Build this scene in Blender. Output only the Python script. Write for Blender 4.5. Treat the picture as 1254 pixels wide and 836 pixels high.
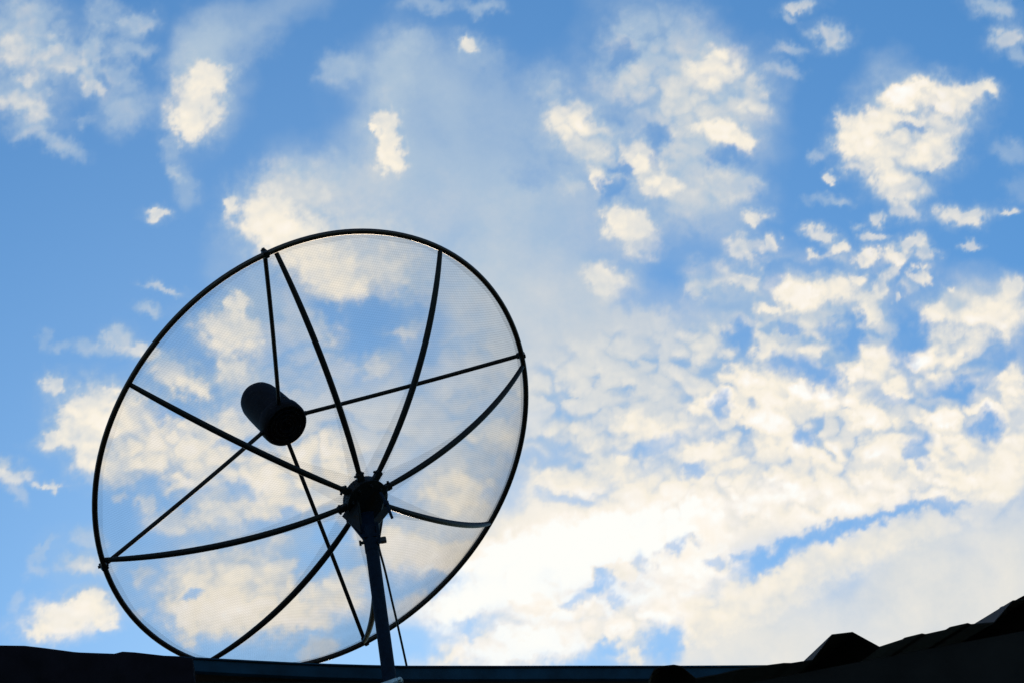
import bpy, bmesh, math, random
import numpy as np
from mathutils import Vector, Matrix, Quaternion
random.seed(7)
for o in list(bpy.data.objects): bpy.data.objects.remove(o, do_unlink=True)
S = bpy.context.scene
C = S.collection
R = math.radians

# ------------------------------------------------------------------ camera
cam = bpy.data.cameras.new('camera'); camo = bpy.data.objects.new('camera', cam); C.objects.link(camo)
cam.sensor_width = 36; cam.lens = 77.067; cam.clip_start = .05; cam.clip_end = 30000
camo.location = (0, 0, 1.6)
camo.rotation_euler = (R(125.47387), R(8.75067), R(6.18740))
S.camera = camo
S.render.resolution_x = 1024; S.render.resolution_y = 682

# ------------------------------------------------------------------ world, sun, exposure
SUN_EL, SUN_AZ = R(26.3), R(-6.5)
w = bpy.data.worlds.new('World'); S.world = w; w.use_nodes = True
nt = w.node_tree; nt.nodes.clear()
out = nt.nodes.new('ShaderNodeOutputWorld'); bg = nt.nodes.new('ShaderNodeBackground')
sky = nt.nodes.new('ShaderNodeTexSky'); sky.sky_type = 'NISHITA'; sky.sun_disc = False
sky.sun_elevation = SUN_EL; sky.sun_rotation = SUN_AZ
sky.altitude = 50; sky.air_density = 1.0; sky.dust_density = .12; sky.ozone_density = 1.0
bg.inputs['Strength'].default_value = .127
hs = nt.nodes.new('ShaderNodeHueSaturation'); hs.inputs['Saturation'].default_value = 1.3
wb = nt.nodes.new('ShaderNodeMix'); wb.data_type = 'RGBA'; wb.blend_type = 'MULTIPLY'; wb.inputs[0].default_value = 1; wb.inputs[7].default_value = (.72, .98, 1.06, 1)   # white balance of the clear air
nt.links.new(sky.outputs[0], hs.inputs['Color']); nt.links.new(hs.outputs[0], wb.inputs[6]); nt.links.new(wb.outputs[2], bg.inputs['Color']); nt.links.new(bg.outputs[0], out.inputs[0])
sl = bpy.data.lights.new('sun', 'SUN'); sl.energy = 4.; sl.angle = R(.53); sl.color = (1, .74, .48)
so = bpy.data.objects.new('sun', sl); C.objects.link(so)
sd = Vector((math.sin(SUN_AZ)*math.cos(SUN_EL), math.cos(SUN_AZ)*math.cos(SUN_EL), math.sin(SUN_EL)))
so.rotation_euler = (-sd).to_track_quat('-Z', 'Y').to_euler(); so.location = (0, 0, 30)
S.view_settings.view_transform = 'Standard'; S.view_settings.look = 'None'
S.view_settings.exposure = 0; S.view_settings.gamma = 1
S.render.engine = 'CYCLES'
S.cycles.transparent_max_bounces = 24; S.cycles.max_bounces = 6

# ------------------------------------------------------------------ materials
def mat(name, col, rough=.5, metal=0., spec=.5, bump=0., bscale=60, var=.25, rust=None):
    m = bpy.data.materials.new(name); m.use_nodes = True; n = m.node_tree; N = n.nodes; Lk = n.links
    b = N['Principled BSDF']; b.inputs['Roughness'].default_value = rough; b.inputs['Metallic'].default_value = metal
    b.inputs['Specular IOR Level'].default_value = spec
    tc = N.new('ShaderNodeTexCoord'); ns = N.new('ShaderNodeTexNoise'); ns.inputs['Scale'].default_value = bscale; ns.inputs['Detail'].default_value = 6
    Lk.new(tc.outputs['Object'], ns.inputs['Vector'])
    r = N.new('ShaderNodeValToRGB'); r.color_ramp.elements[0].position = .3; r.color_ramp.elements[1].position = .7
    r.color_ramp.elements[0].color = (*[c*(1-var) for c in col], 1); r.color_ramp.elements[1].color = (*[min(1, c*(1+var)) for c in col], 1)
    Lk.new(ns.outputs['Fac'], r.inputs[0]); last = r.outputs[0]
    if rust:
        n2 = N.new('ShaderNodeTexNoise'); n2.inputs['Scale'].default_value = bscale*.35; n2.inputs['Detail'].default_value = 8
        Lk.new(tc.outputs['Object'], n2.inputs['Vector'])
        mr = N.new('ShaderNodeMapRange'); mr.inputs[1].default_value = .56; mr.inputs[2].default_value = .66
        Lk.new(n2.outputs['Fac'], mr.inputs[0])
        mx = N.new('ShaderNodeMix'); mx.data_type = 'RGBA'; Lk.new(mr.outputs[0], mx.inputs[0]); Lk.new(last, mx.inputs[6]); mx.inputs[7].default_value = (*rust, 1)
        last = mx.outputs[2]
    Lk.new(last, b.inputs['Base Color'])
    if bump:
        bp = N.new('ShaderNodeBump'); bp.inputs['Strength'].default_value = bump; bp.inputs['Distance'].default_value = .002
        Lk.new(ns.outputs['Fac'], bp.inputs['Height']); Lk.new(bp.outputs[0], b.inputs['Normal'])
    return m
M_steel = mat('black_painted_steel', (.008, .010, .013), .5, 0, .15, .2, 90, .3, (.016, .010, .007))
M_rim = mat('brown_black_rim_paint', (.014, .008, .006), .42, 0, .42, .15, 90, .3, (.03, .016, .010))
M_pole = mat('blue_black_painted_pole', (.003, .010, .024), .6, 0, .06, .15, 60, .25)
M_feed = mat('dark_plastic_cover', (.006, .007, .012), .6, 0, .05, .1, 40, .3)
M_galv = mat('galvanised_steel', (.30, .38, .44), .4, .3, .5, .3, 120, .25)
M_bolt = mat('dark_zinc_bolt', (.02, .024, .03), .4, .3, .3, .1, 150, .3)
M_gut = mat('dark_blue_fascia_paint', (.005, .028, .058), .55, 0, .07, .2, 12, .35)
M_wall = mat('dark_timber_wall', (.02, .018, .016), .85, 0, .08, .4, 8, .35)
M_roof = mat('black_coated_roof_sheet', (.010, .009, .009), .7, 0, .08, .2, 20, .3)
M_film = mat('grey_roof_sheet_edge', (.35, .36, .36), .5, 0, .4, .1, 30, .15)
M_cable = mat('black_cable_sheath', (.015, .015, .016), .5, 0, .3)
M_sheet = mat('weathered_dark_awning_sheet', (.006, .005, .008), .8, 0, .05, .3, 14, .35)
M_grass = mat('dry_grass_and_earth', (.05, .06, .03), .95, 0, .1, .6, 3, .5)
M_wood = mat('dark_fascia_timber', (.006, .006, .006), .9, 0, .1, .4, 25, .35)

def mesh_mat():
    "fine expanded-metal mesh: holes 8 mm apart; the strands have thickness, so it closes up when seen edge on"
    m = bpy.data.materials.new('expanded_metal_mesh'); m.use_nodes = True; n = m.node_tree; N = n.nodes; Lk = n.links; N.clear()
    o = N.new('ShaderNodeOutputMaterial'); tr = N.new('ShaderNodeBsdfTransparent'); df = N.new('ShaderNodeBsdfDiffuse'); tl = N.new('ShaderNodeBsdfTranslucent')
    df.inputs[0].default_value = (.014, .014, .016, 1); tl.inputs[0].default_value = (.002, .002, .002, 1)
    ad = N.new('ShaderNodeAddShader'); Lk.new(df.outputs[0], ad.inputs[0]); Lk.new(tl.outputs[0], ad.inputs[1])
    tc = N.new('ShaderNodeTexCoord'); sp = N.new('ShaderNodeSeparateXYZ'); Lk.new(tc.outputs['Object'], sp.inputs[0])
    def mth(op, a, b=None, c=None):
        q = N.new('ShaderNodeMath'); q.operation = op
        for i, v in enumerate((a, b, c)):
            if v is None: continue
            if isinstance(v, (int, float)): q.inputs[i].default_value = v
            else: Lk.new(v, q.inputs[i])
        return q.outputs[0]
    k = math.pi/.0092
    a = mth('ABSOLUTE', mth('SINE', mth('MULTIPLY', mth('ADD', sp.outputs[0], mth('MULTIPLY', sp.outputs[1], .58)), k)))
    b = mth('ABSOLUTE', mth('SINE', mth('MULTIPLY', mth('SUBTRACT', sp.outputs[0], mth('MULTIPLY', sp.outputs[1], .58)), k)))
    strand = mth('SUBTRACT', 1., mth('MINIMUM', 1., mth('MULTIPLY', mth('MINIMUM', a, b), 2.6)))
    ns = N.new('ShaderNodeTexNoise'); ns.inputs['Scale'].default_value = 9; ns.inputs['Detail'].default_value = 5; Lk.new(tc.outputs['Object'], ns.inputs['Vector'])
    base = mth('MULTIPLY', mth('MULTIPLY_ADD', strand, .22, .085), mth('MULTIPLY_ADD', ns.outputs['Fac'], .7, .6))
    lw = N.new('ShaderNodeNewGeometry'); dp = N.new('ShaderNodeVectorMath'); dp.operation = 'DOT_PRODUCT'
    Lk.new(lw.outputs['Incoming'], dp.inputs[0]); Lk.new(lw.outputs['Normal'], dp.inputs[1])
    cs = mth('MAXIMUM', mth('ABSOLUTE', dp.outputs['Value']), .08)
    # clear share of a thick grid: (1-base)^(0.55+0.45/cos)
    al = mth('SUBTRACT', 1., mth('POWER', mth('SUBTRACT', 1., mth('MULTIPLY', base, .93)), mth('MULTIPLY_ADD', mth('DIVIDE', 1., cs), 1.15, -.2)))
    mx = N.new('ShaderNodeMixShader'); Lk.new(al, mx.inputs[0]); Lk.new(tr.outputs[0], mx.inputs[1]); Lk.new(ad.outputs[0], mx.inputs[2])
    Lk.new(mx.outputs[0], o.inputs[0]); return m
M_mesh = mesh_mat()

# ------------------------------------------------------------------ helpers
def tag(o, label=None, cat=None, group=None, kind=None):
    for k, v in (('label', label), ('category', cat), ('group', group), ('kind', kind)):
        if v: o[k] = v
    return o
def empty(name, M=Matrix.Identity(4)):
    o = bpy.data.objects.new(name, None); C.objects.link(o); o.matrix_world = M; o.empty_display_size = .2; return o
def obj(name, bm, m, parent=None, smooth=False):
    me = bpy.data.meshes.new(name); bmesh.ops.recalc_face_normals(bm, faces=bm.faces); bm.to_mesh(me); bm.free()
    for p in me.polygons: p.use_smooth = smooth
    if smooth and hasattr(me, 'set_sharp_from_angle'): me.set_sharp_from_angle(angle=R(40))
    o = bpy.data.objects.new(name, me); C.objects.link(o); me.materials.append(m)
    if parent: o.parent = parent
    return o
def frame(d, ref=None):
    d = d.normalized(); ref = ref or (Vector((0, 0, 1)) if abs(d.z) < .95 else Vector((1, 0, 0)))
    x = ref.cross(d).normalized(); return x, d.cross(x)
def tube(bm, pts, r, n=12, closed=False, radii=None):
    pts = [Vector(p) for p in pts]; N = len(pts); rings = []; x = None
    for i, p in enumerate(pts):
        d = (pts[(i+1) % N]-pts[i-1]) if closed else (pts[min(i+1, N-1)]-pts[max(i-1, 0)]); d.normalize()
        if x is None: x, y = frame(d)
        else: x = (x-d*x.dot(d)).normalized(); y = d.cross(x)
        rr = radii[i] if radii else r
        rings.append([bm.verts.new(p+x*(rr*math.cos(a))+y*(rr*math.sin(a))) for a in [2*math.pi*k/n for k in range(n)]])
    for i in range(N if closed else N-1):
        A, B = rings[i], rings[(i+1) % N]
        s = 0
        if closed and i == N-1: s = min(range(n), key=lambda q: (A[0].co-B[q].co).length)
        for k in range(n): bm.faces.new((A[k], A[(k+1) % n], B[(k+1+s) % n], B[(k+s) % n]))
    if not closed: bm.faces.new(rings[0]); bm.faces.new(rings[-1][::-1])
def lathe(bm, prof, org, axis, n=40):
    org = Vector(org); axis = Vector(axis).normalized(); x, y = frame(axis); rings = []
    for r, z in prof: rings.append([bm.verts.new(org+axis*z+x*(r*math.cos(a))+y*(r*math.sin(a))) for a in [2*math.pi*k/n for k in range(n)]])
    for A, B in zip(rings, rings[1:]):
        for k in range(n): bm.faces.new((A[k], A[(k+1) % n], B[(k+1) % n], B[k]))
    bm.faces.new(rings[0]); bm.faces.new(rings[-1][::-1])
def box(bm, c, size, ax=None, bev=0.):
    c = Vector(c); ax = ax or (Vector((1, 0, 0)), Vector((0, 1, 0)), Vector((0, 0, 1)))
    vs = [bm.verts.new(c+ax[0]*(size[0]/2*a)+ax[1]*(size[1]/2*b)+ax[2]*(size[2]/2*d)) for a in (-1, 1) for b in (-1, 1) for d in (-1, 1)]
    fs = [bm.faces.new([vs[i] for i in f]) for f in ((0, 1, 3, 2), (4, 6, 7, 5), (0, 4, 5, 1), (2, 3, 7, 6), (0, 2, 6, 4), (1, 5, 7, 3))]
    if bev: bmesh.ops.bevel(bm, geom=list({e for f in fs for e in f.edges}), offset=bev, segments=2, affect='EDGES')
def prism(bm, poly, t):
    "solid plate: polygon of 3-D points thickened by vector t"
    t = Vector(t); a = [bm.verts.new(Vector(p)-t*.5) for p in poly]; b = [bm.verts.new(Vector(p)+t*.5) for p in poly]
    n = len(poly); bm.faces.new(a[::-1]); bm.faces.new(b)
    for i in range(n): bm.faces.new((a[i], a[(i+1) % n], b[(i+1) % n], b[i]))
def bolt(bm, p, d, L, r=.005, head=.009):
    p = Vector(p); d = Vector(d).normalized(); lathe(bm, [(r, -L/2), (r, L/2)], p, d, 8)
    lathe(bm, [(head, -.004), (head, .004)], p-d*(L/2), d, 6); lathe(bm, [(head, -.004), (head, .004)], p+d*(L/2*.8), d, 6)

# ---- cloud shapes
def _h(i,j,s):
    n=(i*374761393+j*668265263+s*1442695041)&0xffffffff
    n=((n^(n>>13))*1274126177)&0xffffffff
    return n^(n>>16)
def perlin(x,y,s=0):
    xi=np.floor(x).astype(np.int64);yi=np.floor(y).astype(np.int64);xf=x-xi;yf=y-yi
    u=xf*xf*xf*(xf*(xf*6-15)+10);v=yf*yf*yf*(yf*(yf*6-15)+10)
    def g(a,b):
        t=(_h(xi+a,yi+b,s)&0xffff)*(2*np.pi/65536)
        return np.cos(t)*(xf-a)+np.sin(t)*(yf-b)
    n0=g(0,0)*(1-u)+g(1,0)*u;n1=g(0,1)*(1-u)+g(1,1)*u
    return (n0*(1-v)+n1*v)*1.5
def fbm(x,y,sc,o=4,s=0,gain=.5):
    r=0;a=1;t=0
    for k in range(o):
        r=r+a*perlin(x/sc+17.3*k,y/sc-9.1*k,s+k);t+=a;a*=gain;sc/=2.07
    return r/t
def worley(x,y,sc,s=0):
    x=x/sc;y=y/sc;xi=np.floor(x).astype(np.int64);yi=np.floor(y).astype(np.int64);d=np.full(x.shape,9.)
    for a in(-1,0,1):
        for b in(-1,0,1):
            h=_h(xi+a,yi+b,s);px=xi+a+(h&0xff)/255.;py=yi+b+((h>>8)&0xff)/255.
            d=np.minimum(d,(x-px)**2+(y-py)**2)
    return np.sqrt(d)
def mounds(x,y,sc,s=0):
    x=x/sc;y=y/sc;xi=np.floor(x).astype(np.int64);yi=np.floor(y).astype(np.int64);d=np.zeros(x.shape)
    for a in(-1,0,1):
        for b in(-1,0,1):
            h=_h(xi+a,yi+b,s);px=xi+a+(h&0xff)/255.;py=yi+b+((h>>8)&0xff)/255.
            hh=.25+.75*((h>>16)&0xff)/255.;rr=.55+.5*((h>>20)&0xff)/255.
            d=np.maximum(d,hh*np.clip(1-((x-px)**2+(y-py)**2)/rr**2,0,1))
    return d
def ss(a,b,x):
    t=np.clip((x-a)/(b-a),0,1);return t*t*(3-2*t)
# masses of cloud seen from the yard: centre x, y, half width, half height, tilt, cover, light (chart units on the sky round one fixed bearing)
VEIL=[(300,28,100,36,-22,.62,.42),(240,55,42,40,0,.6,.45),(430,240,110,75,0,.8,.55),(520,150,100,110,0,.62,.44),(610,190,100,110,0,.62,.42),(560,90,60,50,0,.4,.36),
(630,290,140,100,0,.82,.5),(660,390,140,90,0,.9,.6),(600,370,60,110,0,.7,.5),(760,430,130,80,0,.85,.66),(480,90,65,40,0,.45,.4),(700,500,160,70,0,.8,.68),
(370,440,60,80,0,.75,.6),(430,520,90,60,0,.8,.7),(530,500,90,70,0,.8,.62),(560,600,80,60,0,.8,.66),(800,150,130,110,0,.62,.5),(480,165,45,75,0,.5,.5),(245,105,48,62,0,.55,.5),(1262,700,70,60,0,.85,.78),(40,110,70,50,0,.35,.5),(760,40,60,60,0,.45,.35),(860,250,85,60,0,.68,.55),
(875,120,78,80,10,.82,.6),(1010,450,280,80,0,.8,.6),(1000,540,300,80,0,.95,.8),(980,370,120,60,0,.5,.5),(900,620,260,60,0,.9,1.0),(700,700,240,70,-8,.95,1.1),(1070,750,260,75,-14,.92,.84),(1180,690,130,70,-18,.75,.74),(1200,790,140,70,0,.9,.8),(1200,560,90,70,0,.8,.85),
(1220,640,60,30,-10,.6,.85),(900,790,130,60,0,.85,.88),(560,830,90,30,0,.7,1.0),(700,640,150,50,0,.85,1.0),(620,560,90,50,0,.7,.6),(300,690,120,60,0,.45,.6),(100,690,60,40,0,.2,.5),(1100,100,42,38,0,.55,.42),
(300,330,40,60,0,.35,.45),(225,220,26,30,0,.25,.4),(160,135,32,28,0,.4,.4),(60,60,80,60,0,.25,.4),(350,560,120,60,0,.5,.7),(1210,370,75,45,0,.7,.62),(980,370,110,60,0,.45,.55)]
PUFF=[(25,30,42,38,0,.75,.6),(68,70,26,24,0,.7,.6),(112,75,15,38,0,.7,.6),(113,110,20,9,0,.7,.65),(125,16,18,18,0,.6,.55),(160,32,28,15,-15,.7,.6),(155,62,24,12,0,.65,.55),(150,93,22,12,20,.6,.6),(158,132,26,22,0,.5,.5),
(18,113,38,24,0,.85,.75),(40,138,28,14,0,.7,.62),(38,162,26,11,0,.65,.6),(76,180,22,10,20,.65,.6),(105,147,12,6,0,.55,.6),(15,62,30,20,0,.6,.62),(90,85,18,10,0,.5,.55),
(238,128,30,42,0,.97,1.02),(256,94,26,18,-20,.9,.92),(232,160,18,18,0,.85,.95),(275,60,50,22,-20,.45,.5),(210,185,8,16,0,.4,.5),(228,228,12,22,-15,.35,.55),(193,262,17,8,10,.9,.9),(215,213,10,5,20,.5,.7),
(283,248,8,13,0,.85,.95),(325,270,40,33,15,.98,1.05),(365,292,50,30,0,.97,1.0),(405,335,50,30,20,.97,.98),(428,358,24,18,20,.95,1.0),(350,240,50,28,0,.8,.75),(400,225,60,30,0,.6,.65),(450,300,60,40,0,.8,.7),(470,335,35,30,0,.7,.72),
(478,185,18,32,0,.97,1.08),(474,150,22,14,0,.9,.95),(456,158,7,4,20,.9,1.0),(482,95,18,50,5,.5,.6),(505,52,20,14,-20,.5,.55),(420,82,24,16,-15,.6,.55),(573,52,15,11,0,.95,.95),(587,62,22,18,30,.35,.5),(590,8,20,9,0,.6,.6),(525,4,30,9,0,.5,.55),
(505,350,26,55,10,.55,.6),(405,405,20,16,20,.75,.75),(490,405,24,9,0,.6,.7),(455,440,30,18,0,.7,.8),
(277,405,42,28,15,.97,1.0),(290,372,18,12,0,.9,.98),(285,450,22,18,0,.9,.92),(320,380,40,40,0,.6,.6),(300,470,40,25,0,.7,.75),(215,458,36,22,25,.85,.85),(240,478,22,14,0,.85,.9),(175,428,22,12,15,.85,.9),(143,412,22,14,-10,.75,.8),(110,424,14,10,0,.5,.65),
(57,414,8,8,0,.35,.6),(77,424,10,6,0,.4,.6),(200,354,22,5,14,.7,.8),(182,375,14,6,10,.6,.75),(67,466,13,14,10,.85,.9),
(120,500,45,32,0,.98,1.0),(105,530,38,25,0,.95,.98),(68,536,26,11,-15,.85,.9),(80,510,14,10,0,.6,.8),(170,520,50,40,0,.95,.98),(215,545,55,32,0,.95,1.0),(150,570,45,22,0,.9,.95),(270,520,40,22,0,.85,.85),(110,560,22,18,0,.8,.9),(215,590,22,14,0,.85,.92),(150,608,9,7,0,.6,.7),(180,617,11,14,0,.7,.75),
(300,575,60,28,0,.85,.88),(345,600,45,35,0,.92,.97),(390,565,50,32,0,.95,1.05),(400,610,40,30,0,.8,.95),(275,630,40,16,0,.85,.9),(210,640,30,14,0,.7,.8),(300,645,20,10,0,.6,.7),(340,660,14,10,0,.7,.8),(250,610,30,10,0,.6,.7),
(15,580,20,9,10,.75,.85),(22,600,16,7,60,.4,.7),(63,594,17,5,5,.8,.85),(5,570,12,8,0,.6,.8),
(85,755,50,21,-14,.98,1.04),(125,745,14,18,-30,.8,.9),(110,732,20,14,-20,.93,1.0),(48,772,22,8,-5,.9,.98),(130,764,13,7,10,.85,.9),(105,660,16,12,20,.5,.7),(95,688,22,10,0,.65,.8),(52,674,18,5,-40,.35,.6),(45,698,14,8,0,.35,.6),(118,690,22,9,0,.6,.8),(20,738,8,14,30,.25,.5),
(170,700,10,9,0,.6,.75),(172,748,8,8,30,.35,.6),(245,715,48,34,0,.93,.9),(300,700,55,36,0,.9,.82),(330,735,55,30,0,.96,1.0),(270,748,60,26,8,.98,1.08),(232,768,16,16,10,.9,1.0),(370,752,38,20,0,.92,.98),(345,695,20,14,0,.85,.9),(420,725,40,24,0,.92,.98),(395,795,14,12,-30,.65,.8),(375,805,8,10,20,.5,.7),(440,700,20,10,0,.7,.85),
(500,670,60,20,6,.9,1.0),(450,655,30,14,0,.8,.95),(560,690,40,20,-20,.75,.85),(560,600,45,25,0,.9,.95),(510,640,30,15,0,.6,.85),
(700,145,33,27,15,.92,.85),(716,170,36,24,10,.85,.68),(665,97,22,18,30,.6,.55),(735,200,28,14,20,.7,.68),(790,205,28,20,10,.8,.75),(808,225,30,15,0,.9,.95),(775,190,22,22,0,.75,.85),(730,218,9,16,-10,.9,.92),(697,229,10,9,0,.6,.65),(767,276,32,24,15,.93,.98),(790,300,26,18,0,.8,.85),(742,345,32,20,30,.85,.95),(755,265,18,14,0,.85,.95),
(748,80,40,30,50,.6,.55),(770,45,14,22,-10,.6,.6),(775,95,25,22,40,.6,.6),(830,60,45,50,0,.65,.55),(880,82,40,24,-22,.93,1.0),(870,115,45,28,0,.8,.7),(925,115,18,26,-20,.8,.8),(885,160,34,15,20,.93,1.0),(905,175,14,12,30,.85,.95),(830,140,35,30,0,.7,.62),(850,190,50,25,10,.7,.62),(900,228,34,18,0,.8,.7),(850,240,34,18,0,.65,.65),
(980,8,20,9,-15,.75,.8),(968,25,10,5,30,.5,.6),(1015,46,22,13,15,.75,.78),(970,62,16,6,10,.55,.7),(960,86,20,7,10,.5,.7),(1216,8,26,12,10,.7,.65),(1236,47,22,17,-20,.8,.75),(1250,70,10,8,0,.5,.6),(1238,186,20,12,10,.45,.6),(1245,230,14,14,0,.3,.5),
(1150,120,50,24,8,.98,1.05),(1112,112,28,18,-20,.97,1.08),(1195,110,22,12,-10,.9,.92),(1212,108,12,7,0,.7,.85),(1068,150,35,20,-20,.97,1.03),(1050,175,28,18,0,.95,1.0),(1040,160,12,22,0,.8,.9),(1070,200,35,18,10,.93,.92),(1145,188,30,24,0,.9,.84),(1110,200,35,20,0,.9,.85),(1100,178,45,16,0,.9,.85),(1145,158,42,18,0,.9,.8),(1095,150,25,14,0,.8,.8),(1085,130,16,18,0,.6,.5),(1100,228,35,18,10,.92,.94),(1022,216,10,6,0,.85,.9),(1000,190,12,6,-10,.5,.7),
(1178,262,32,12,-8,.93,.98),(1233,258,14,5,-5,.85,.9),(1105,255,24,14,30,.8,.85),(1075,268,10,8,0,.8,.95),(1050,273,8,5,0,.6,.7),(1130,240,16,10,0,.6,.75),(1010,243,20,6,-10,.4,.6),(1030,244,14,5,0,.45,.6),
(925,266,19,10,-12,.9,.95),(944,297,13,11,-25,.85,.92),(908,300,24,14,0,.85,.85),(930,318,14,8,0,.8,.85),(1005,285,20,8,10,.9,.95),(1027,302,14,9,5,.93,.98),(990,308,7,7,0,.85,.92),(1006,312,9,4,0,.6,.75),(1070,290,15,8,10,.75,.8),(1064,313,18,10,0,.92,.96),(1100,315,18,11,0,.93,.98),(1118,300,18,9,0,.85,.9),(1137,310,14,12,0,.75,.8),(1095,332,12,10,0,.7,.75),
(1130,336,14,9,-5,.93,.98),(1118,352,8,8,0,.6,.7),(1186,298,10,5,-15,.75,.85),(1047,339,13,10,10,.92,.95),(1080,350,14,10,-40,.88,.9),(1105,368,5,5,0,.8,.9),(1060,362,14,9,0,.8,.85),(1029,321,7,6,0,.5,.6),
(875,335,30,20,15,.9,.8),(915,345,18,12,25,.9,.9),(855,355,15,12,0,.8,.7),(950,345,16,12,10,.88,.9),(978,362,24,18,25,.95,1.0),(1020,355,28,16,0,.92,.95),(1065,380,17,16,-20,.93,.98),(1058,395,7,20,15,.8,.92),(942,377,18,8,0,.92,.98),(1000,385,22,14,0,.8,.8),(920,400,20,14,0,.75,.8),(965,402,9,7,0,.8,.85),(1010,412,20,18,30,.8,.85),(996,424,14,9,0,.85,1.0),(945,425,26,16,0,.8,.8),(870,420,32,22,0,.85,.8),(1030,440,28,20,0,.7,.6),
(1145,384,20,14,10,.93,1.02),(1175,375,30,20,0,.85,.7),(1215,388,42,26,0,.96,1.15),(1238,352,22,16,-15,.93,.95),(1168,354,9,5,20,.85,.95),(1145,412,18,10,0,.7,.65),(1120,418,16,10,0,.6,.6),(1160,430,40,18,-20,.85,.85),
(1080,448,36,22,0,.93,.95),(1120,445,30,20,-10,.95,1.02),(1050,470,34,22,-20,.9,1.0),(1150,440,28,16,0,.9,.98),(1235,460,16,12,-20,.95,1.05),(1250,500,20,40,0,.9,1.0),(1195,465,16,10,0,.7,.8),
(900,465,38,22,0,.9,.9),(880,490,25,14,0,.9,.92),(1025,485,36,18,-10,.97,1.08),(985,480,22,13,-20,.95,1.1),(1060,505,22,14,0,.97,1.1),(945,480,34,20,0,.9,.92),(1100,475,30,14,-15,.9,1.0),(860,500,18,14,0,.85,.95),(850,520,22,22,0,.9,.98),(930,510,36,18,10,.95,1.05),(1090,525,28,14,20,.95,1.05),(1150,515,34,12,-10,.97,1.1),(1190,505,30,10,-10,.9,.95),(1225,505,16,12,0,.95,1.05),(960,540,36,16,0,.93,1.0),(1010,555,40,16,0,.9,.95),(1095,550,40,14,10,.9,.98),(1170,545,36,14,0,.93,1.05),(1240,555,24,22,0,.93,1.1),
(880,555,36,18,0,.93,1.05),(820,540,26,16,0,.9,.95),(780,520,30,16,0,.85,.9),(740,560,30,20,0,.9,.92),(700,530,26,14,0,.8,.8),(690,590,40,18,0,.9,1.0),(800,590,50,22,0,.92,1.0),(940,600,60,22,-4,.97,1.28),(890,615,50,20,0,.97,1.15),(1040,600,50,20,-6,.97,1.22),(1000,620,50,18,-14,.97,1.15),(1070,600,40,22,0,.95,1.1),(840,650,60,22,-10,.95,1.15),(1130,570,26,12,0,.93,1.1),(1170,585,30,12,0,.95,1.15),(1135,607,14,8,0,.95,1.1),(1150,610,24,8,0,.9,1.0),(1220,590,34,18,0,.85,1.0),
(640,690,90,34,-14,.99,1.38),(720,665,110,30,-10,.99,1.38),(800,640,80,26,-8,.98,1.3),(590,720,60,26,-20,.99,1.38),(620,790,60,22,0,.98,1.32),(680,780,50,24,0,.97,1.25),(560,745,36,20,-30,.98,1.25),(860,690,40,20,0,.9,1.1),(865,695,20,12,0,.95,1.2),(780,760,46,16,-12,.95,1.15),(740,770,40,14,0,.9,1.1),(710,745,40,12,0,.9,1.0),(650,740,30,16,0,.95,1.1),(810,735,34,20,0,.95,1.15),(830,705,30,18,0,.93,1.15),(780,800,20,10,0,.9,1.1),(850,760,40,30,0,.85,1.0),(540,700,26,14,-20,.9,1.1),(760,700,36,12,-10,.8,.9),(550,800,24,12,0,.85,1.0),(1000,690,120,20,-14,.7,.9),(1080,660,90,16,-14,.7,.86),(930,730,70,24,-20,.85,1.0),(600,530,30,16,0,.7,.75),(650,480,30,14,0,.6,.7),(1240,480,18,12,0,.9,1.0)]
HOLE=[(1000,656,66,9,-18,.85),(945,684,40,13,-22,.95),(1075,634,60,7,-13,.75),(1150,620,36,6,-10,.55),(733,720,26,9,-8,.85),(745,706,16,7,20,.75),(700,735,22,7,-5,.7),(760,735,18,6,20,.6),(575,768,22,10,0,.75),(518,788,30,20,-10,.7),(750,795,20,8,0,.8),(815,788,22,22,30,.85),(830,670,18,7,-20,.7),(795,690,10,12,0,.6),(470,800,50,30,0,.7),
(875,690,14,8,0,.6),(905,683,14,6,-20,.7),(1040,410,16,26,0,.85),(1000,455,26,14,20,.85),(965,445,16,12,0,.7),(905,408,16,14,30,.85),(915,425,12,14,0,.7),(970,398,14,6,0,.6),(1180,472,36,8,-20,.4),(1170,478,24,12,10,.75),(1210,520,22,13,0,.85),(878,500,12,16,0,.7),(1095,485,24,7,0,.4),(985,535,14,10,0,.75),(1120,545,16,8,0,.5),(1118,560,14,8,0,.55),(940,330,12,30,-10,.5),(1015,400,14,8,0,.5),(1110,410,20,36,10,.9),(990,330,40,10,0,.6),(1225,440,18,14,-20,.6),(450,872,70,34,0,.75),  # last one: a gap added out of view so sunlight reaches the dish
(895,192,26,12,0,.8),(755,205,16,8,30,.8),(800,175,12,20,0,.6),(815,165,14,10,0,.6),(755,75,16,22,30,.7),(715,60,24,40,0,.5),(745,230,16,14,40,.75),(840,310,50,30,0,.55),(800,365,40,18,0,.45),(1113,157,10,5,0,.6),(1133,212,14,4,0,.6),(910,40,30,30,0,.5),
(440,420,36,18,0,.9),(460,385,60,22,-10,.85),(395,385,26,10,20,.85),(238,729,14,6,0,.75),(340,430,20,30,0,.3),(470,300,0.1,0.1,0,0),(215,505,30,8,-10,.7),(300,600,26,9,0,.5),(190,590,22,8,0,.5),(340,635,60,10,-5,.6),(400,655,26,14,0,.9),(380,690,22,18,0,.8),(470,630,22,12,0,.8),(520,715,50,16,-10,.85),(465,720,26,26,0,.7),(650,60,30,40,0,.5),(650,215,30,14,0,.3),(720,30,40,30,0,.4),(670,560,40,10,0,.35),(800,545,34,12,-10,.5),(850,575,16,8,0,.6),(700,610,40,8,0,.5),(770,550,30,8,0,.35),(620,600,26,30,10,.4),(290,545,24,8,0,.5)]
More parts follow.
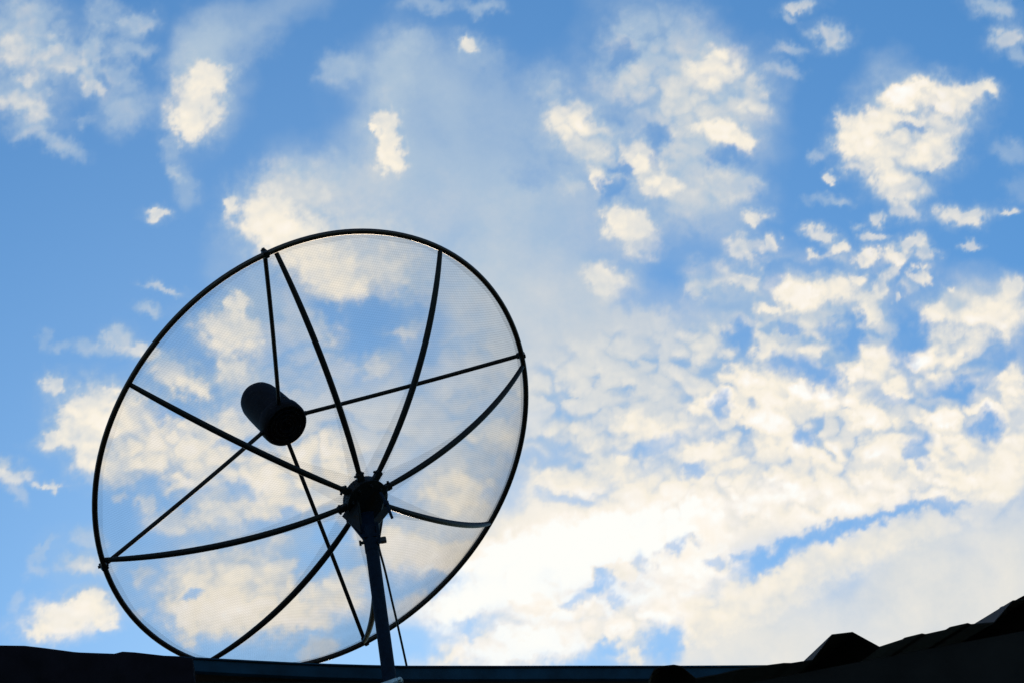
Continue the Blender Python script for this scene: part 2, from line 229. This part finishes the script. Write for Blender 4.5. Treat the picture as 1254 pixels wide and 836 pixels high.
MOTT=[(1020,480,300,120,0,1.),(780,500,170,90,0,.8),(950,600,330,50,0,.6),(690,720,230,60,0,.45),(1090,130,90,60,0,.8),(800,130,170,150,0,.55),(1090,180,120,90,0,.6),(1030,330,170,70,0,.6),(70,90,150,110,0,.7),(280,540,220,100,0,.7),(400,420,120,60,0,.6),(560,520,100,120,0,.35),(300,720,180,70,0,.4),(720,780,150,60,0,.6)]
def ell(X,Y,b):
    c,s=np.cos(np.radians(b[4])),np.sin(np.radians(b[4]));dx=X-b[0];dy=Y-b[1]
    return np.sqrt(((dx*c+dy*s)/b[2])**2+((-dx*s+dy*c)/b[3])**2)
def boxed(X,Y,b,m):
    r=max(b[2],b[3])*m+30
    return np.nonzero((abs(X-b[0])<r)&(abs(Y-b[1])<r))
def clouds(X,Y):
    "cover and light of the cloud layer at chart points; sides turned to the low sun are lighter"
    A,L=layer(X,Y);A2,L2=layer(X-3,Y+8);t=A*(.55+.5*L);t2=A2*(.55+.5*L2)
    return A,L+np.clip(.34*(t-t2),-.09,.10)
def layer(X,Y):
    wx=fbm(X,Y,90,3,11)*26;wy=fbm(X,Y,90,3,31)*22
    fx=fbm(X,Y,26,4,51,.6);fy=fbm(X,Y,26,4,71,.6)
    XV=X+wx*1.6+fx*9;YV=Y+wy*1.6+fy*9
    XP=X+wx*.42+fx*16;YP=Y+wy*.42+fy*13
    T=np.ones_like(X);L=.03*(.38+.5*ss(450,800,Y));Wt=np.full_like(X,.03)
    for b in VEIL:
        i=boxed(X,Y,b,1.8);q=ell(XV[i],YV[i],b);a=b[5]*(1-ss(.35,1.45,q))
        T[i]*=1-a*.85;L[i]+=a*b[6];Wt[i]+=a
    LV=L/Wt
    M=np.zeros_like(X)
    for b in MOTT:
        M=np.maximum(M,b[5]*(1-ss(.5,1.2,ell(XV,YV,b))))
    f2=fbm(X,Y,8,3,181,.7)*3.2;f3=fbm(X,Y,8,3,191,.7)*3.2;XP=XP+f2;YP=YP+f3
    # small heaps
    m1=mounds(X+fx*14+wx*1.5,(Y+fy*12+wy*1.5)*1.25,42,5);m2=mounds(X+fx*10+wx,(Y+fy*9)*1.3,23,9);m3=mounds(X+fx*7,(Y+fy*7)*1.3,12,15)
    heap=.52*m1+.40*m2+.12*m3+.10*fx
    AP=np.zeros_like(X);LP=LV*.6;WP=np.full_like(X,.35)
    edge=fbm(X,Y,18,4,91,.68)
    for b in PUFF:
        i=boxed(X,Y,b,2.3);q=ell(XP[i],YP[i],b)
        soft=.44+.22*(b[5]<.7)+.1*(max(b[2],b[3])>40)
        q=q*1.0+.26*edge[i]
        T[i]*=1-.30*b[5]*(1-ss(.7,2.1,q))
        a=b[5]*(1-ss(1.0-soft,1.0+soft,q))
        AP[i]=1-(1-AP[i])*(1-a*.9)
        w=a**2*(1.25-.75*np.clip(q,0,1.3))*4;LP[i]+=w*(b[6]);WP[i]+=w
    LL=LP/WP
    A=1-T*(1-AP)
    H=np.ones_like(X)
    for b in HOLE:
        i=boxed(X,Y,b,2.6);q=ell(X[i]+fx[i]*20+wx[i]*.6,Y[i]+fy[i]*17+wy[i]*.6,b)+.3*edge[i]
        H[i]*=1-b[5]*(1-ss(.3,1.6,q))
    A=A*H
    # mottle
    t=ss(.12,.5,heap)
    A=A*(1-M*.5*(1-t)*(1-.5*AP))
    A=np.clip(A+(.03+.12*np.maximum(M,AP))*A*(1-A)*4*(fbm(X,Y,22,4,151,.65)),0,1)
    LL=LV*(1-AP)+LL*AP
    LL=LL+M*(heap-.42)*.95*(.6+.4*AP)+(1-M)*.04*fx+.10*fbm(X,Y,70,2,131)+.10*AP*(m2-.3)*(1-M)+.26*AP*fbm(X,Y,34,3,171,.6)-.10*AP*(1-AP)*4
    LL=LL-.16*(1-A)
    g=1-ss(.1,1.,ell(X,Y,(690,690,330,130,-10)))      # the thin cloud in front of the low sun is the brightest
    return np.clip(A+.35*g*(1-A)*A*2,0,1),LL+.2*g-.05*ss(380,0,Y)*(1-AP)

# ------------------------------------------------------------------ the sky: a far dome carrying the cloud layer
CHART = np.array([[0.9826022381700137, -0.18572248529265464, 0.0], [0.1065260412644204, 0.5635974901201182, 0.8191520442889919], [-0.15213495349791026, -0.8049006321199054, 0.573576436351046]])
def sky_dome():
    Rd = 6000.
    fa = np.arange(-19.5, 21.01, .045); ca = np.concatenate([np.arange(-180, -19.6, 2.)])
    az = np.radians(np.concatenate([ca, fa, np.arange(22.5, 179.5, 2.)])); na = len(az)
    el = np.radians(np.concatenate([np.arange(-3, 20.4, 1.5), np.arange(21, 47.01, .045), np.arange(48, 89.6, 1.5)])); ne = len(el)
    AZ, EL = np.meshgrid(az, el)
    D = np.stack([np.sin(AZ)*np.cos(EL), np.cos(AZ)*np.cos(EL), np.sin(EL)], -1).reshape(-1, 3)
    # chart round the bearing the dish is seen on; beyond it scattered cloud on a flat layer
    c = D @ CHART; front = c[:, 2] > .5
    X = np.where(front, 627+2684.5*c[:, 0]/np.maximum(c[:, 2], .5), 9e4); Y = np.where(front, 418+2684.5*c[:, 1]/np.maximum(c[:, 2], .5), 9e4)
    dx = np.maximum(np.maximum(-X, X-1254), 0); dy = np.maximum(np.maximum(-Y, Y-836), 0); dist = np.hypot(dx, dy)
    near = dist < 200
    zz = np.maximum(D[:, 2], .02)+.12; u = D[:, 0]/zz*600; v = D[:, 1]/zz*600
    f = fbm(u, v, 420, 6, 201, .55)+.25*fbm(u, v, 1500, 2, 221); g = fbm(u, v, 60, 4, 231, .6)
    A = ss(-.05, .5, f+.18*g)*.85; sunward = D @ np.array([sd.x, sd.y, sd.z])
    L = .30+.45*ss(-.1, .5, f)+.3*g+.35*ss(-.2, 1., sunward)
    A1, L1 = clouds(X[near], Y[near]); t = ss(20, 190, dist[near])
    A[near] = A1*(1-t)+A[near]*t; L[near] = L1*(1-t)+L[near]*t
    top = len(D); V = np.vstack([D*Rd, [[0, 0, Rd]]]); A = np.append(A, .4); L = np.append(L, .6)
    i, j = np.meshgrid(np.arange(ne-1), np.arange(na), indexing='ij'); j2 = (j+1) % na
    F = np.stack([i*na+j, i*na+j2, (i+1)*na+j2, (i+1)*na+j], -1).reshape(-1, 4)
    jj = np.arange(na); T = np.stack([(ne-1)*na+jj, (ne-1)*na+(jj+1) % na, np.full(na, top)], -1)
    me = bpy.data.meshes.new('sky'); nq, nt_ = len(F), len(T)
    me.vertices.add(len(V)); me.vertices.foreach_set('co', V.astype(np.float32).ravel())
    me.loops.add(nq*4+nt_*3); me.loops.foreach_set('vertex_index', np.concatenate([F.ravel(), T.ravel()]).astype(np.int32))
    me.polygons.add(nq+nt_); me.polygons.foreach_set('loop_start', np.concatenate([np.arange(nq)*4, nq*4+np.arange(nt_)*3]).astype(np.int32))
    me.polygons.foreach_set('use_smooth', np.ones(nq+nt_, bool))
    me.update(calc_edges=True)
    for nm, a in (('cloud_cover', A), ('cloud_light', L)):
        at = me.attributes.new(nm, 'FLOAT', 'POINT'); at.data.foreach_set('value', a.astype(np.float32))
    o = bpy.data.objects.new('sky', me); C.objects.link(o); tag(o, kind='structure')
    m = bpy.data.materials.new('cloud_layer'); m.use_nodes = True; n = m.node_tree; N = n.nodes; Lk = n.links; N.clear()
    out = N.new('ShaderNodeOutputMaterial'); tr = N.new('ShaderNodeBsdfTransparent'); em = N.new('ShaderNodeEmission'); mx = N.new('ShaderNodeMixShader')
    a1 = N.new('ShaderNodeAttribute'); a1.attribute_name = 'cloud_cover'; a2 = N.new('ShaderNodeAttribute'); a2.attribute_name = 'cloud_light'
    tc = N.new('ShaderNodeTexCoord'); ns = N.new('ShaderNodeTexNoise'); ns.inputs['Scale'].default_value = .05; ns.inputs['Detail'].default_value = 4; ns.inputs['Roughness'].default_value = .6
    Lk.new(tc.outputs['Object'], ns.inputs['Vector'])
    def mad(src, k, add):
        q = N.new('ShaderNodeMath'); q.operation = 'MULTIPLY_ADD'; Lk.new(src, q.inputs[0]); q.inputs[1].default_value = k
        if isinstance(add, float): q.inputs[2].default_value = add
        else: Lk.new(add, q.inputs[2])
        return q.outputs[0]
    fine = mad(ns.outputs['Fac'], 1., -.5)
    # light -> colour, 0..1.5
    rp = N.new('ShaderNodeValToRGB'); Lk.new(mad(mad(fine, .07, a2.outputs['Fac']), 1/1.5, 0.), rp.inputs[0])
    els = RAMP
    e = rp.color_ramp.elements
    while len(e) < len(els): e.new(.5)
    for q, (p, c_) in zip(e, els): q.position = p/1.5; q.color = (*[(x/255)**2.2 for x in c_], 1)
    Lk.new(rp.outputs[0], em.inputs[0])
    w1 = N.new('ShaderNodeMath'); w1.operation = 'MULTIPLY'; Lk.new(fine, w1.inputs[0])   # fine breakup strongest at half cover
    w2 = N.new('ShaderNodeMath'); w2.operation = 'PINGPONG'; Lk.new(a1.outputs['Fac'], w2.inputs[0]); w2.inputs[1].default_value = .5; Lk.new(w2.outputs[0], w1.inputs[1])
    cv = mad(w1.outputs[0], .25, a1.outputs['Fac'])
    cl = N.new('ShaderNodeClamp'); Lk.new(cv, cl.inputs[0])
    Lk.new(cl.outputs[0], mx.inputs[0]); Lk.new(tr.outputs[0], mx.inputs[1]); Lk.new(em.outputs[0], mx.inputs[2]); Lk.new(mx.outputs[0], out.inputs[0])
    m.cycles.emission_sampling = 'NONE'; me.materials.append(m)
RAMP = [(0., (148, 178, 210)), (.4, (178, 198, 216)), (.6, (204, 211, 216)), (.8, (230, 228, 221)), (1., (250, 241, 224)), (1.2, (255, 247, 235)), (1.4, (255, 255, 250))]
sky_dome()

# ------------------------------------------------------------------ ground
bm = bmesh.new()
bmesh.ops.create_grid(bm, x_segments=60, y_segments=60, size=1)
for v in bm.verts:
    r = math.hypot(v.co.x, v.co.y); k = 5900*max(abs(v.co.x), abs(v.co.y))**3; q = v.co.xy/max(r, 1e-6)*k*1.0
    v.co = (q.x, q.y, .04*math.sin(q.x*.7)*math.cos(q.y*.6) if k < 60 else 0)
g = obj('ground', bm, M_grass); tag(g, kind='structure')

# ------------------------------------------------------------------ the house the dish stands on: wall, fascia, roof slab
d = Vector((.922, .3872, 0)); nrm = Vector((.3872, -.922, 0))     # along the eaves; out towards the yard
P0 = Vector((-1.2766, 6.6628, 5.18))
def on(s, out=0., z=0.): return P0+d*s+nrm*out+Vector((0, 0, z))
house = empty('house', Matrix.Translation((P0.x, P0.y, 0)))
tag(house, 'dark house wall topped by a long blue-black fascia behind the dish pole', 'house')
inv = Matrix.Translation((-P0.x, -P0.y, 0))
def hpart(name, bm, m, smooth=False):
    bm.transform(inv); return obj(name, bm, m, house, smooth)
# fascia: a folded metal box gutter, slightly uneven along its length
bm = bmesh.new()
sec = [(-.10, -.012), (-.10, .0), (.0, .0), (.012, -.003), (.012, -.008), (.004, -.010), (.000, -.050), (-.010, -.056), (-.10, -.056)]
NS = 48; rings = []
for i in range(NS+1):
    s = -2.2+i*(6.4/NS); wob = .0006*math.sin(s*5.3+1)+float(np.interp(s, [-2.2, -.6, -.1, .18, .32, .52, .72, 1.15, 1.76, 2.16, 4.3], [.10, .058, .0370, .0200, .0125, .0045, -.0005, -.002, -.0006, .0016, .01]))   # the metal has sagged
    rings.append([bm.verts.new(on(s, o_, z_+wob)) for o_, z_ in sec])
for A_, B_ in zip(rings, rings[1:]):
    for k in range(len(sec)): bm.faces.new((A_[k], A_[(k+1) % len(sec)], B_[(k+1) % len(sec)], B_[k]))
bm.faces.new(rings[0]); bm.faces.new(rings[-1][::-1])
hpart('fascia', bm, M_gut)
bm = bmesh.new(); box(bm, on(1.0, -.02, -.115), (6.4, .035, .115), (d, nrm, Vector((0, 0, 1))), .004); hpart('eaves_board', bm, M_wood)
bm = bmesh.new(); box(bm, on(1.0, -1.75, -.10), (6.3, 3.3, .08), (d, nrm, Vector((0, 0, 1)))); hpart('roof', bm, M_roof)
for k in range(24):      # boards of the wall, upright
    s = -2.1+k*.27; bm = bmesh.new(); box(bm, on(s, -.09-.004*(k % 2), -2.67), (.262, .03, 4.98), (d, nrm, Vector((0, 0, 1))), .003); hpart('board', bm, M_wall)
for s, sz in ((-2.2, 1), (4.2, 1)):
    bm = bmesh.new(); box(bm, on(s, -1.75, -2.66), (.08, 3.2, 4.98), (d, nrm, Vector((0, 0, 1)))); hpart('side_wall', bm, M_wall)
bm = bmesh.new(); box(bm, on(1.0, -3.36, -2.66), (6.3, .08, 4.98), (d, nrm, Vector((0, 0, 1)))); hpart('back_wall', bm, M_wall)

# ------------------------------------------------------------------ sagging awning, lower left
aw = empty('awning', Matrix.Translation((-1.9, 6.1, 0)))
tag(aw, 'black sagging awning with a wavy top edge at the lower left corner', 'awning')
ed = [(-3.1, 5.83, 5.15), (-2.6, 5.9, 5.11), (-2.2, 5.96, 5.078), (-2.0, 5.985, 5.062), (-1.8617, 6.007, 5.051), (-1.7611, 6.0194, 5.0345), (-1.6858, 6.029, 5.0225), (-1.6239, 6.0395, 5.0065), (-1.5374, 6.0549, 4.9825), (-1.4628, 6.0667, 4.9656), (-1.4254, 6.0723, 4.9577), (-1.3861, 6.072, 4.9605), (-1.3485, 6.0768, 4.9525), (-1.2617, 6.0915, 4.9302), (-1.1722, 6.1057, 4.9099)]
bm = bmesh.new(); rr = []
for x, y, z in ed:
    p = Vector((x+1.9, y-6.1, z)); q = [p, p+Vector((-.002, -.006, -.010)), p+Vector((0, -.004, -.22)), p+Vector((0, .02, -.22)), p+Vector((0, .02, -.03)), p+Vector((-.15, .42, -.10)), p+Vector((-.15, .42, -.085))]
    rr.append([bm.verts.new(v) for v in q])
for A_, B_ in zip(rr, rr[1:]):
    for k in range(7): bm.faces.new((A_[k], A_[(k+1) % 7], B_[(k+1) % 7], B_[k]))
bm.faces.new(rr[0]); bm.faces.new(rr[-1][::-1])
obj('awning_sheet', bm, M_sheet, aw, True)
for x, y, z in ((-3.0, 5.88, 4.93), (-1.22, 6.13, 4.70)):
    bm = bmesh.new(); box(bm, (x+1.9, y-6.1, z/2), (.06, .06, z), None, .004); obj('post', bm, M_wood, aw)

# ------------------------------------------------------------------ near lean-to with trapezoidal roof sheeting, right
shed = empty('shed', Matrix.Translation((.9, 2.6, 0)))
tag(shed, 'near black shed roof of ribbed sheet metal rising at the lower right', 'shed')
prof = [(.0813, 2.815), (.1001, 2.8425), (.1089, 2.8455), (.1265, 2.844), (.1353, 2.8405), (.1504, 2.8200), (.1799, 2.8195), (.2066, 2.8210), (.2431, 2.8191), (.2640, 2.8178), (.2730, 2.8158), (.3002, 2.8148),
        (.3323, 2.8445), (.3588, 2.8425), (.3870, 2.8153), (.4176, 2.8195), (.4209, 2.8211), (.4438, 2.8225), (.4480, 2.8206), (.4752, 2.8215), (.4802, 2.8240), (.5037, 2.8249), (.5073, 2.8225), (.5360, 2.8193),
        (.5674, 2.8441), (.5904, 2.8428), (.6185, 2.8160)]
def sheet(pr, y0, L, sl, t, name, m, dz=0.):
    bm = bmesh.new(); n = len(pr); R_ = []
    for k in range(5):
        y = y0+L*k/4
        R_.append(([bm.verts.new((x-.9, y-2.6, z+dz+(y-2.55)*sl)) for x, z in pr], [bm.verts.new((x-.9, y-2.6, z+dz-t+(y-2.55)*sl)) for x, z in pr]))
    for (a, b), (a2, b2) in zip(R_, R_[1:]):
        for i in range(n-1): bm.faces.new((a[i], a[i+1], a2[i+1], a2[i])); bm.faces.new((b[i], b2[i], b2[i+1], b[i+1]))
        bm.faces.new((a[0], a2[0], b2[0], b[0])); bm.faces.new((a[-1], b[-1], b2[-1], a2[-1]))
    for a, b in (R_[0], R_[-1]):
        for i in range(n-1): bm.faces.new((a[i], b[i], b[i+1], a[i+1]))
    return obj(name, bm, m, shed)
pitch = .2351
sheet(prof, 2.55, 1.5, .40, .0015, 'roof_sheet', M_roof)
p2 = [(x+pitch*2+.004, z+.002) for x, z in prof[1:]]
for k in range(2): sheet([(x+pitch*2*k, z) for x, z in p2], 2.552, 1.5, .40, .0015, 'roof_sheet', M_roof, .0005*(k+1))
bm = bmesh.new(); box(bm, (.83-.9, 2.575-2.6, 2.71), (1.50, .02, .195), None, .002); obj('fascia', bm, M_roof, shed)
for k in range(10):
    bm = bmesh.new(); box(bm, (.16+k*.146-.9, 2.70-2.6, 1.33), (.141, .02, 2.66), None, .002); obj('board', bm, M_wall, shed)
for k in range(5):                                # roofing screws through the raised ribs
    bm = bmesh.new(); x = .3455+pitch*k-.9; lathe(bm, [(.006, 0), (.006, .004), (.003, .006)], (x, .08, 2.8436+.13*.40-.001), (0, 0, 1), 6); obj('screw', bm, M_bolt, shed)
for x in (.13, 1.50):
    bm = bmesh.new(); box(bm, (x+(.05 if x < 1 else 0)-.9, 3.4-2.6, 1.36), (.05, 1.4, 2.72)); obj('side_wall', bm, M_wall, shed)

# ------------------------------------------------------------------ satellite dish
AX = Matrix(((0.020905851959788113, 0.8939251758194668, -0.4477284058314347), (-0.9192746767356523, 0.1932487227856894, 0.3429125250749304), (0.3930610818496231, 0.4044165070516881, 0.8258028062183076)))
V0 = Vector((-0.63353, 6.75884, 5.78272)); HD = .32282; RR = .9
base = Vector((-.6235, 6.722, 0))
dish = empty('satellite_dish', Matrix.Translation((base.x, base.y, 4.2)))
tag(dish, 'large black mesh satellite dish with eight ribs, tilted up on its pole', 'satellite dish')
MD = Matrix.Translation((-base.x, -base.y, -4.2)) @ Matrix.Translation(V0) @ AX.to_4x4()     # dish frame -> empty frame
MW = Matrix.Translation((-base.x, -base.y, -4.2))                                           # world -> empty frame
def dpart(name, bm, m, smooth=True, Mx=None, parent=None):
    if Mx is None:                      # keep dish-frame coordinates in the mesh, place by matrix
        o = obj(name, bm, m, parent or dish, smooth)
        if not parent: o.matrix_local = MD
    else:
        bm.transform(Mx); o = obj(name, bm, m, dish, smooth)
    return o
def par(rho, th, off=0.): return Vector((RR*rho*math.cos(th), RR*rho*math.sin(th), HD*rho*rho+off))
bm = bmesh.new(); n = 160
tube(bm, [par(1, 2*math.pi*k/n) + Vector((.0008*math.sin(3*k*.1), .0, .0015*math.sin(k*2*math.pi/n*2+1))) for k in range(n)], .0104, 14, True)
dpart('rim', bm, M_rim)
for k in range(8):
    th = k*math.pi/4; bm = bmesh.new(); m_ = 30
    tube(bm, [par(.075+(.99-.075)*i/m_, th, -.012*(1-(i/m_)**6)) for i in range(m_+1)], .0112, 10, radii=[.0118-.003*abs(2*i/m_-1)**3 for i in range(m_+1)])
    r_ = dpart('rib', bm, M_steel)
    bm = bmesh.new(); c_ = par(.1, th, -.012); rd = Vector((math.cos(th), math.sin(th), 0)); tg = Vector((-math.sin(th), math.cos(th), 0))
    box(bm, c_-Vector((0, 0, .002)), (.045, .026, .020), (rd, tg, Vector((0, 0, 1))), .003); bolt(bm, c_+rd*.012, tg, .034, .003, .005)
    dpart('rib_clamp', bm, M_bolt, False, parent=r_)
for k in range(8):      # gores of mesh; wider than the gap near the hub, so neighbours overlap beside each rib
    t0, t1 = k*math.pi/4, (k+1)*math.pi/4; bm = bmesh.new(); NR, NT = 26, 12; G = []
    for i in range(NR+1):
        rho = .08+(1.0-.08)*i/NR; ex = max(0., .062*(1-rho/.62))/(RR*rho)+.004*math.sin(i*1.7+k)/(1+4*rho)
        a, b = t0-ex*(.75+.5*((k*37) % 5)/5), t1+ex*(.8+.5*((k*53) % 5)/5)
        row = []
        for j in range(NT+1):
            th = a+(b-a)*j/NT; u = (th-t0)/(t1-t0); sag = -.006*math.sin(math.pi*min(max(u, 0), 1))*math.sin(math.pi*rho)
            row.append(bm.verts.new(par(rho, th, .003+.0035*(k % 2)+sag+.002*math.sin(7*rho+3*k)*math.sin(9*u))))
        G.append(row)
    for i in range(NR):
        for j in range(NT): bm.faces.new((G[i][j], G[i+1][j], G[i+1][j+1], G[i][j+1]))
    h0 = [par(1., t0+(t1-t0)*j/NT, .009) for j in range(NT+1)]; h1 = [par(.972+.003*math.sin(j*1.3+k), t0+(t1-t0)*j/NT, .012) for j in range(NT+1)]
    A_ = [bm.verts.new(v) for v in h0]; B_ = [bm.verts.new(v) for v in h1]
    for j in range(NT): bm.faces.new((A_[j], A_[j+1], B_[j+1], B_[j]))        # hem folded back inside the rim
    dpart('mesh_panel', bm, M_mesh)
# hub: two discs with the mesh and ribs between them
bm = bmesh.new(); lathe(bm, [(.02, .014), (.076, .012), (.080, .006), (.080, -.028), (.082, -.030), (.082, -.036), (.05, -.040), (.02, -.041)], (0, 0, 0), (0, 0, 1), 48); hub = dpart('hub', bm, M_steel)
for k in range(8):
    th = (k+.5)*math.pi/4; bm = bmesh.new(); lathe(bm, [(.007, 0), (.007, -.006), (.0035, -.006), (.0035, -.012)], (.063*math.cos(th), .063*math.sin(th), -.037), (0, 0, 1), 6); dpart('bolt', bm, M_bolt, False, parent=hub)
# feed: scalar ring, cover
zf = .646
bm = bmesh.new(); lathe(bm, [(.026, .02), (.026, -.036), (.030, -.036), (.030, -.005), (.043, -.005), (.043, -.034), (.047, -.034), (.047, -.005), (.062, -.005), (.062, -.033), (.066, -.033), (.066, -.005), (.080, -.005), (.080, -.032), (.083, -.032), (.088, -.027), (.0915, -.016), (.092, -.004), (.092, .018), (.089, .026), (.078, .029)], (0, 0, zf), (0, 0, 1), 56); fr = dpart('scalar_ring', bm, M_feed)
bm = bmesh.new(); lathe(bm, [(.085, .0292), (.084, .10), (.082, .16), (.079, .198), (.073, .220), (.062, .238), (.046, .250), (.025, .257), (.006, .259)], (0, 0, zf), (0, 0, 1), 56); fc = dpart('feed_cover', bm, M_feed)
for q in range(3):
    bm = bmesh.new(); a = .6+q*.5; lathe(bm, [(.006, 0), (.006, .004)], (.0845*math.cos(a), .0845*math.sin(a), zf+.05), (math.cos(a), math.sin(a), 0), 8); dpart('screw', bm, M_bolt, False, parent=fc)
for k, off in ((0, -.040), (2, -.045), (4, -.012), (6, -.035)):
    th = k*math.pi/4+off; a = par(1.0, th, .010); a_in = par(.985, th, .016); b = Vector((.086*math.cos(k*math.pi/4), .086*math.sin(k*math.pi/4), zf-.004))
    dv = (b-a).normalized(); bm = bmesh.new(); ms = [a+(b-a)*t_+Vector((0, 0, -.006*math.sin(math.pi*t_))) for t_ in [i/10 for i in range(11)]]
    tube(bm, ms, .0082, 10); sp_ = dpart('feed_strut', bm, M_steel)
    bm = bmesh.new(); rd = Vector((math.cos(th), math.sin(th), 0)); tg = Vector((-math.sin(th), math.cos(th), 0))
    box(bm, a-Vector((0, 0, .004)), (.026, .018, .034), (rd, tg, Vector((0, 0, 1))), .002); bolt(bm, a+rd*.002, rd+Vector((0, 0, .3)), .034, .0035, .006)
    dpart('strut_clamp', bm, M_bolt, False, parent=sp_)
    bm = bmesh.new(); box(bm, b-dv*.006, (.022, .016, .014), (dv, dv.cross(Vector((0, 0, 1))).normalized(), dv.cross(dv.cross(Vector((0, 0, 1)))).normalized()), .002); dpart('strut_foot', bm, M_bolt, False, parent=sp_)
# mount: yoke plates from the hub back down to the collar on the pole
W_ = lambda *p: Vector(p)
back = V0+AX @ Vector((0, 0, -.036)); side = Vector((0, 0, 1)).cross(AX @ Vector((0, 0, 1))).normalized()      # level axis of tilt
upl = (AX @ Vector((0, 0, 1))).cross(side).normalized()
pt_ = Vector((base.x, base.y, 5.60))
xa = Vector((.995, .10, 0)); fwd = Vector((-.10, .995, 0))
for s in (-1, 1):
    w_ = .064 if s < 0 else .046
    poly = [back+side*0+xa*(s*w_)+upl*.05-Vector((0, 0, .0)), back+xa*(s*w_)-upl*.055, Vector((pt_.x, pt_.y-.02, 5.60))+xa*(s*.028), Vector((pt_.x, pt_.y+.024, 5.585))+xa*(s*.028)]
    bm = bmesh.new(); prism(bm, poly, xa*.005); dpart('mount_plate', bm, M_steel, False, MW)
bm = bmesh.new(); fr_ = [back+xa*-.064-upl*.05, back+xa*.046-upl*.05, Vector((pt_.x, pt_.y-.024, 5.575))+xa*.026, Vector((pt_.x, pt_.y-.024, 5.575))-xa*.028]; prism(bm, fr_, Vector((0, -.004, .002))); dpart('front_plate', bm, M_pole, False, MW)
bm = bmesh.new(); lathe(bm, [(.0245, -.075), (.0255, -.073), (.0262, .02), (.020, .032)], pt_, (0, 0, 1), 32); dpart('pole_cap', bm, M_pole, True, MW)
bm = bmesh.new(); bolt(bm, Vector((base.x, base.y-.004, 5.567)), xa, .076, .006, .010); box(bm, Vector((base.x, base.y-.004, 5.567))+xa*.044, (.022, .018, .020), None, .002); dpart('collar_bolt', bm, M_bolt, False, MW)
bm = bmesh.new(); tube(bm, [(-.5884, 6.655, 5.603), (-.5884, 6.662, 5.575), (-.5900, 6.680, 5.530)], .0055, 8); dpart('tilt_screw', bm, M_pole, True, MW)
bm = bmesh.new(); prism(bm, [(-.592, 6.667, 5.596), (-.578, 6.667, 5.606), (-.530, 6.662, 5.650), (-.540, 6.662, 5.668), (-.566, 6.664, 5.655), (-.598, 6.667, 5.622)], (0, .006, .002)); dpart('tilt_arm', bm, M_steel, False, MW)
bm = bmesh.new(); tube(bm, [(-.5593, 6.6403, 5.712), (-.5402, 6.6244, 5.645), (-.5300, 6.6321, 5.594)], .0052, 8); lathe(bm, [(.011, -.006), (.011, .006)], (-.543, 6.627, 5.655), (.2, .1, -.95), 6); dpart('tilt_bolt', bm, M_pole, False, MW)
bm = bmesh.new(); lathe(bm, [(.0245, 4.2), (.0240, 5.0), (.0238, 5.545)], (base.x, base.y, 0), (0, 0, 1), 32)
dpart('pole', bm, M_pole, True, MW)
bm = bmesh.new(); lathe(bm, [(.0265, -.012), (.028, -.010), (.028, .010), (.0265, .012)], (base.x, base.y, 4.986), (0, 0, 1), 32)
box(bm, (base.x, base.y-.030, 4.994), (.064, .010, .018), (Vector((.985, .0, .17)), Vector((0, 1, 0)), Vector((-.17, 0, .985))), .003)
box(bm, (base.x+.02, base.y+.12, 4.986), (.03, .2, .02), None, .002)
for s in (-1, 1): lathe(bm, [(.011, -.02), (.011, .0), (.006, .002), (.006, .01)], (base.x+s*.036, base.y-.028, 4.994+s*.006), (0, -1, 0), 6)
dpart('pole_clamp', bm, M_galv, False, MW)
bm = bmesh.new(); box(bm, (base.x, base.y+.08, 4.30), (.05, .22, .03), None, .003); dpart('lower_bracket', bm, M_galv, False, MW)

# ------------------------------------------------------------------ aerial cable
bm = bmesh.new()
cp = [(-.5935, 6.700, 5.560), (-.5979, 6.7150, 5.548), (-.5991, 6.7411, 5.5367), (-.5985, 6.8468, 5.5078), (-.6006, 6.9774, 5.4608), (-.6005, 7.0738, 5.4102), (-.5997, 7.206, 5.3087), (-.600, 7.26, 5.24), (-.602, 7.30, 5.12)]
def smoothpts(P, n=8):
    P = [Vector(p) for p in P]; o = []
    for i in range(len(P)-1):
        a, b, c, e = P[max(i-1, 0)], P[i], P[i+1], P[min(i+2, len(P)-1)]
        for k in range(n):
            t = k/n; o.append(.5*((2*b)+(c-a)*t+(2*a-5*b+4*c-e)*t*t+(3*b-a-3*c+e)*t**3))
    return o+[P[-1]]
tube(bm, smoothpts(cp), .0042, 8)
tag(obj('cable', bm, M_cable, None, True), 'thin black cable running from the pole head down behind the fascia', 'cable')
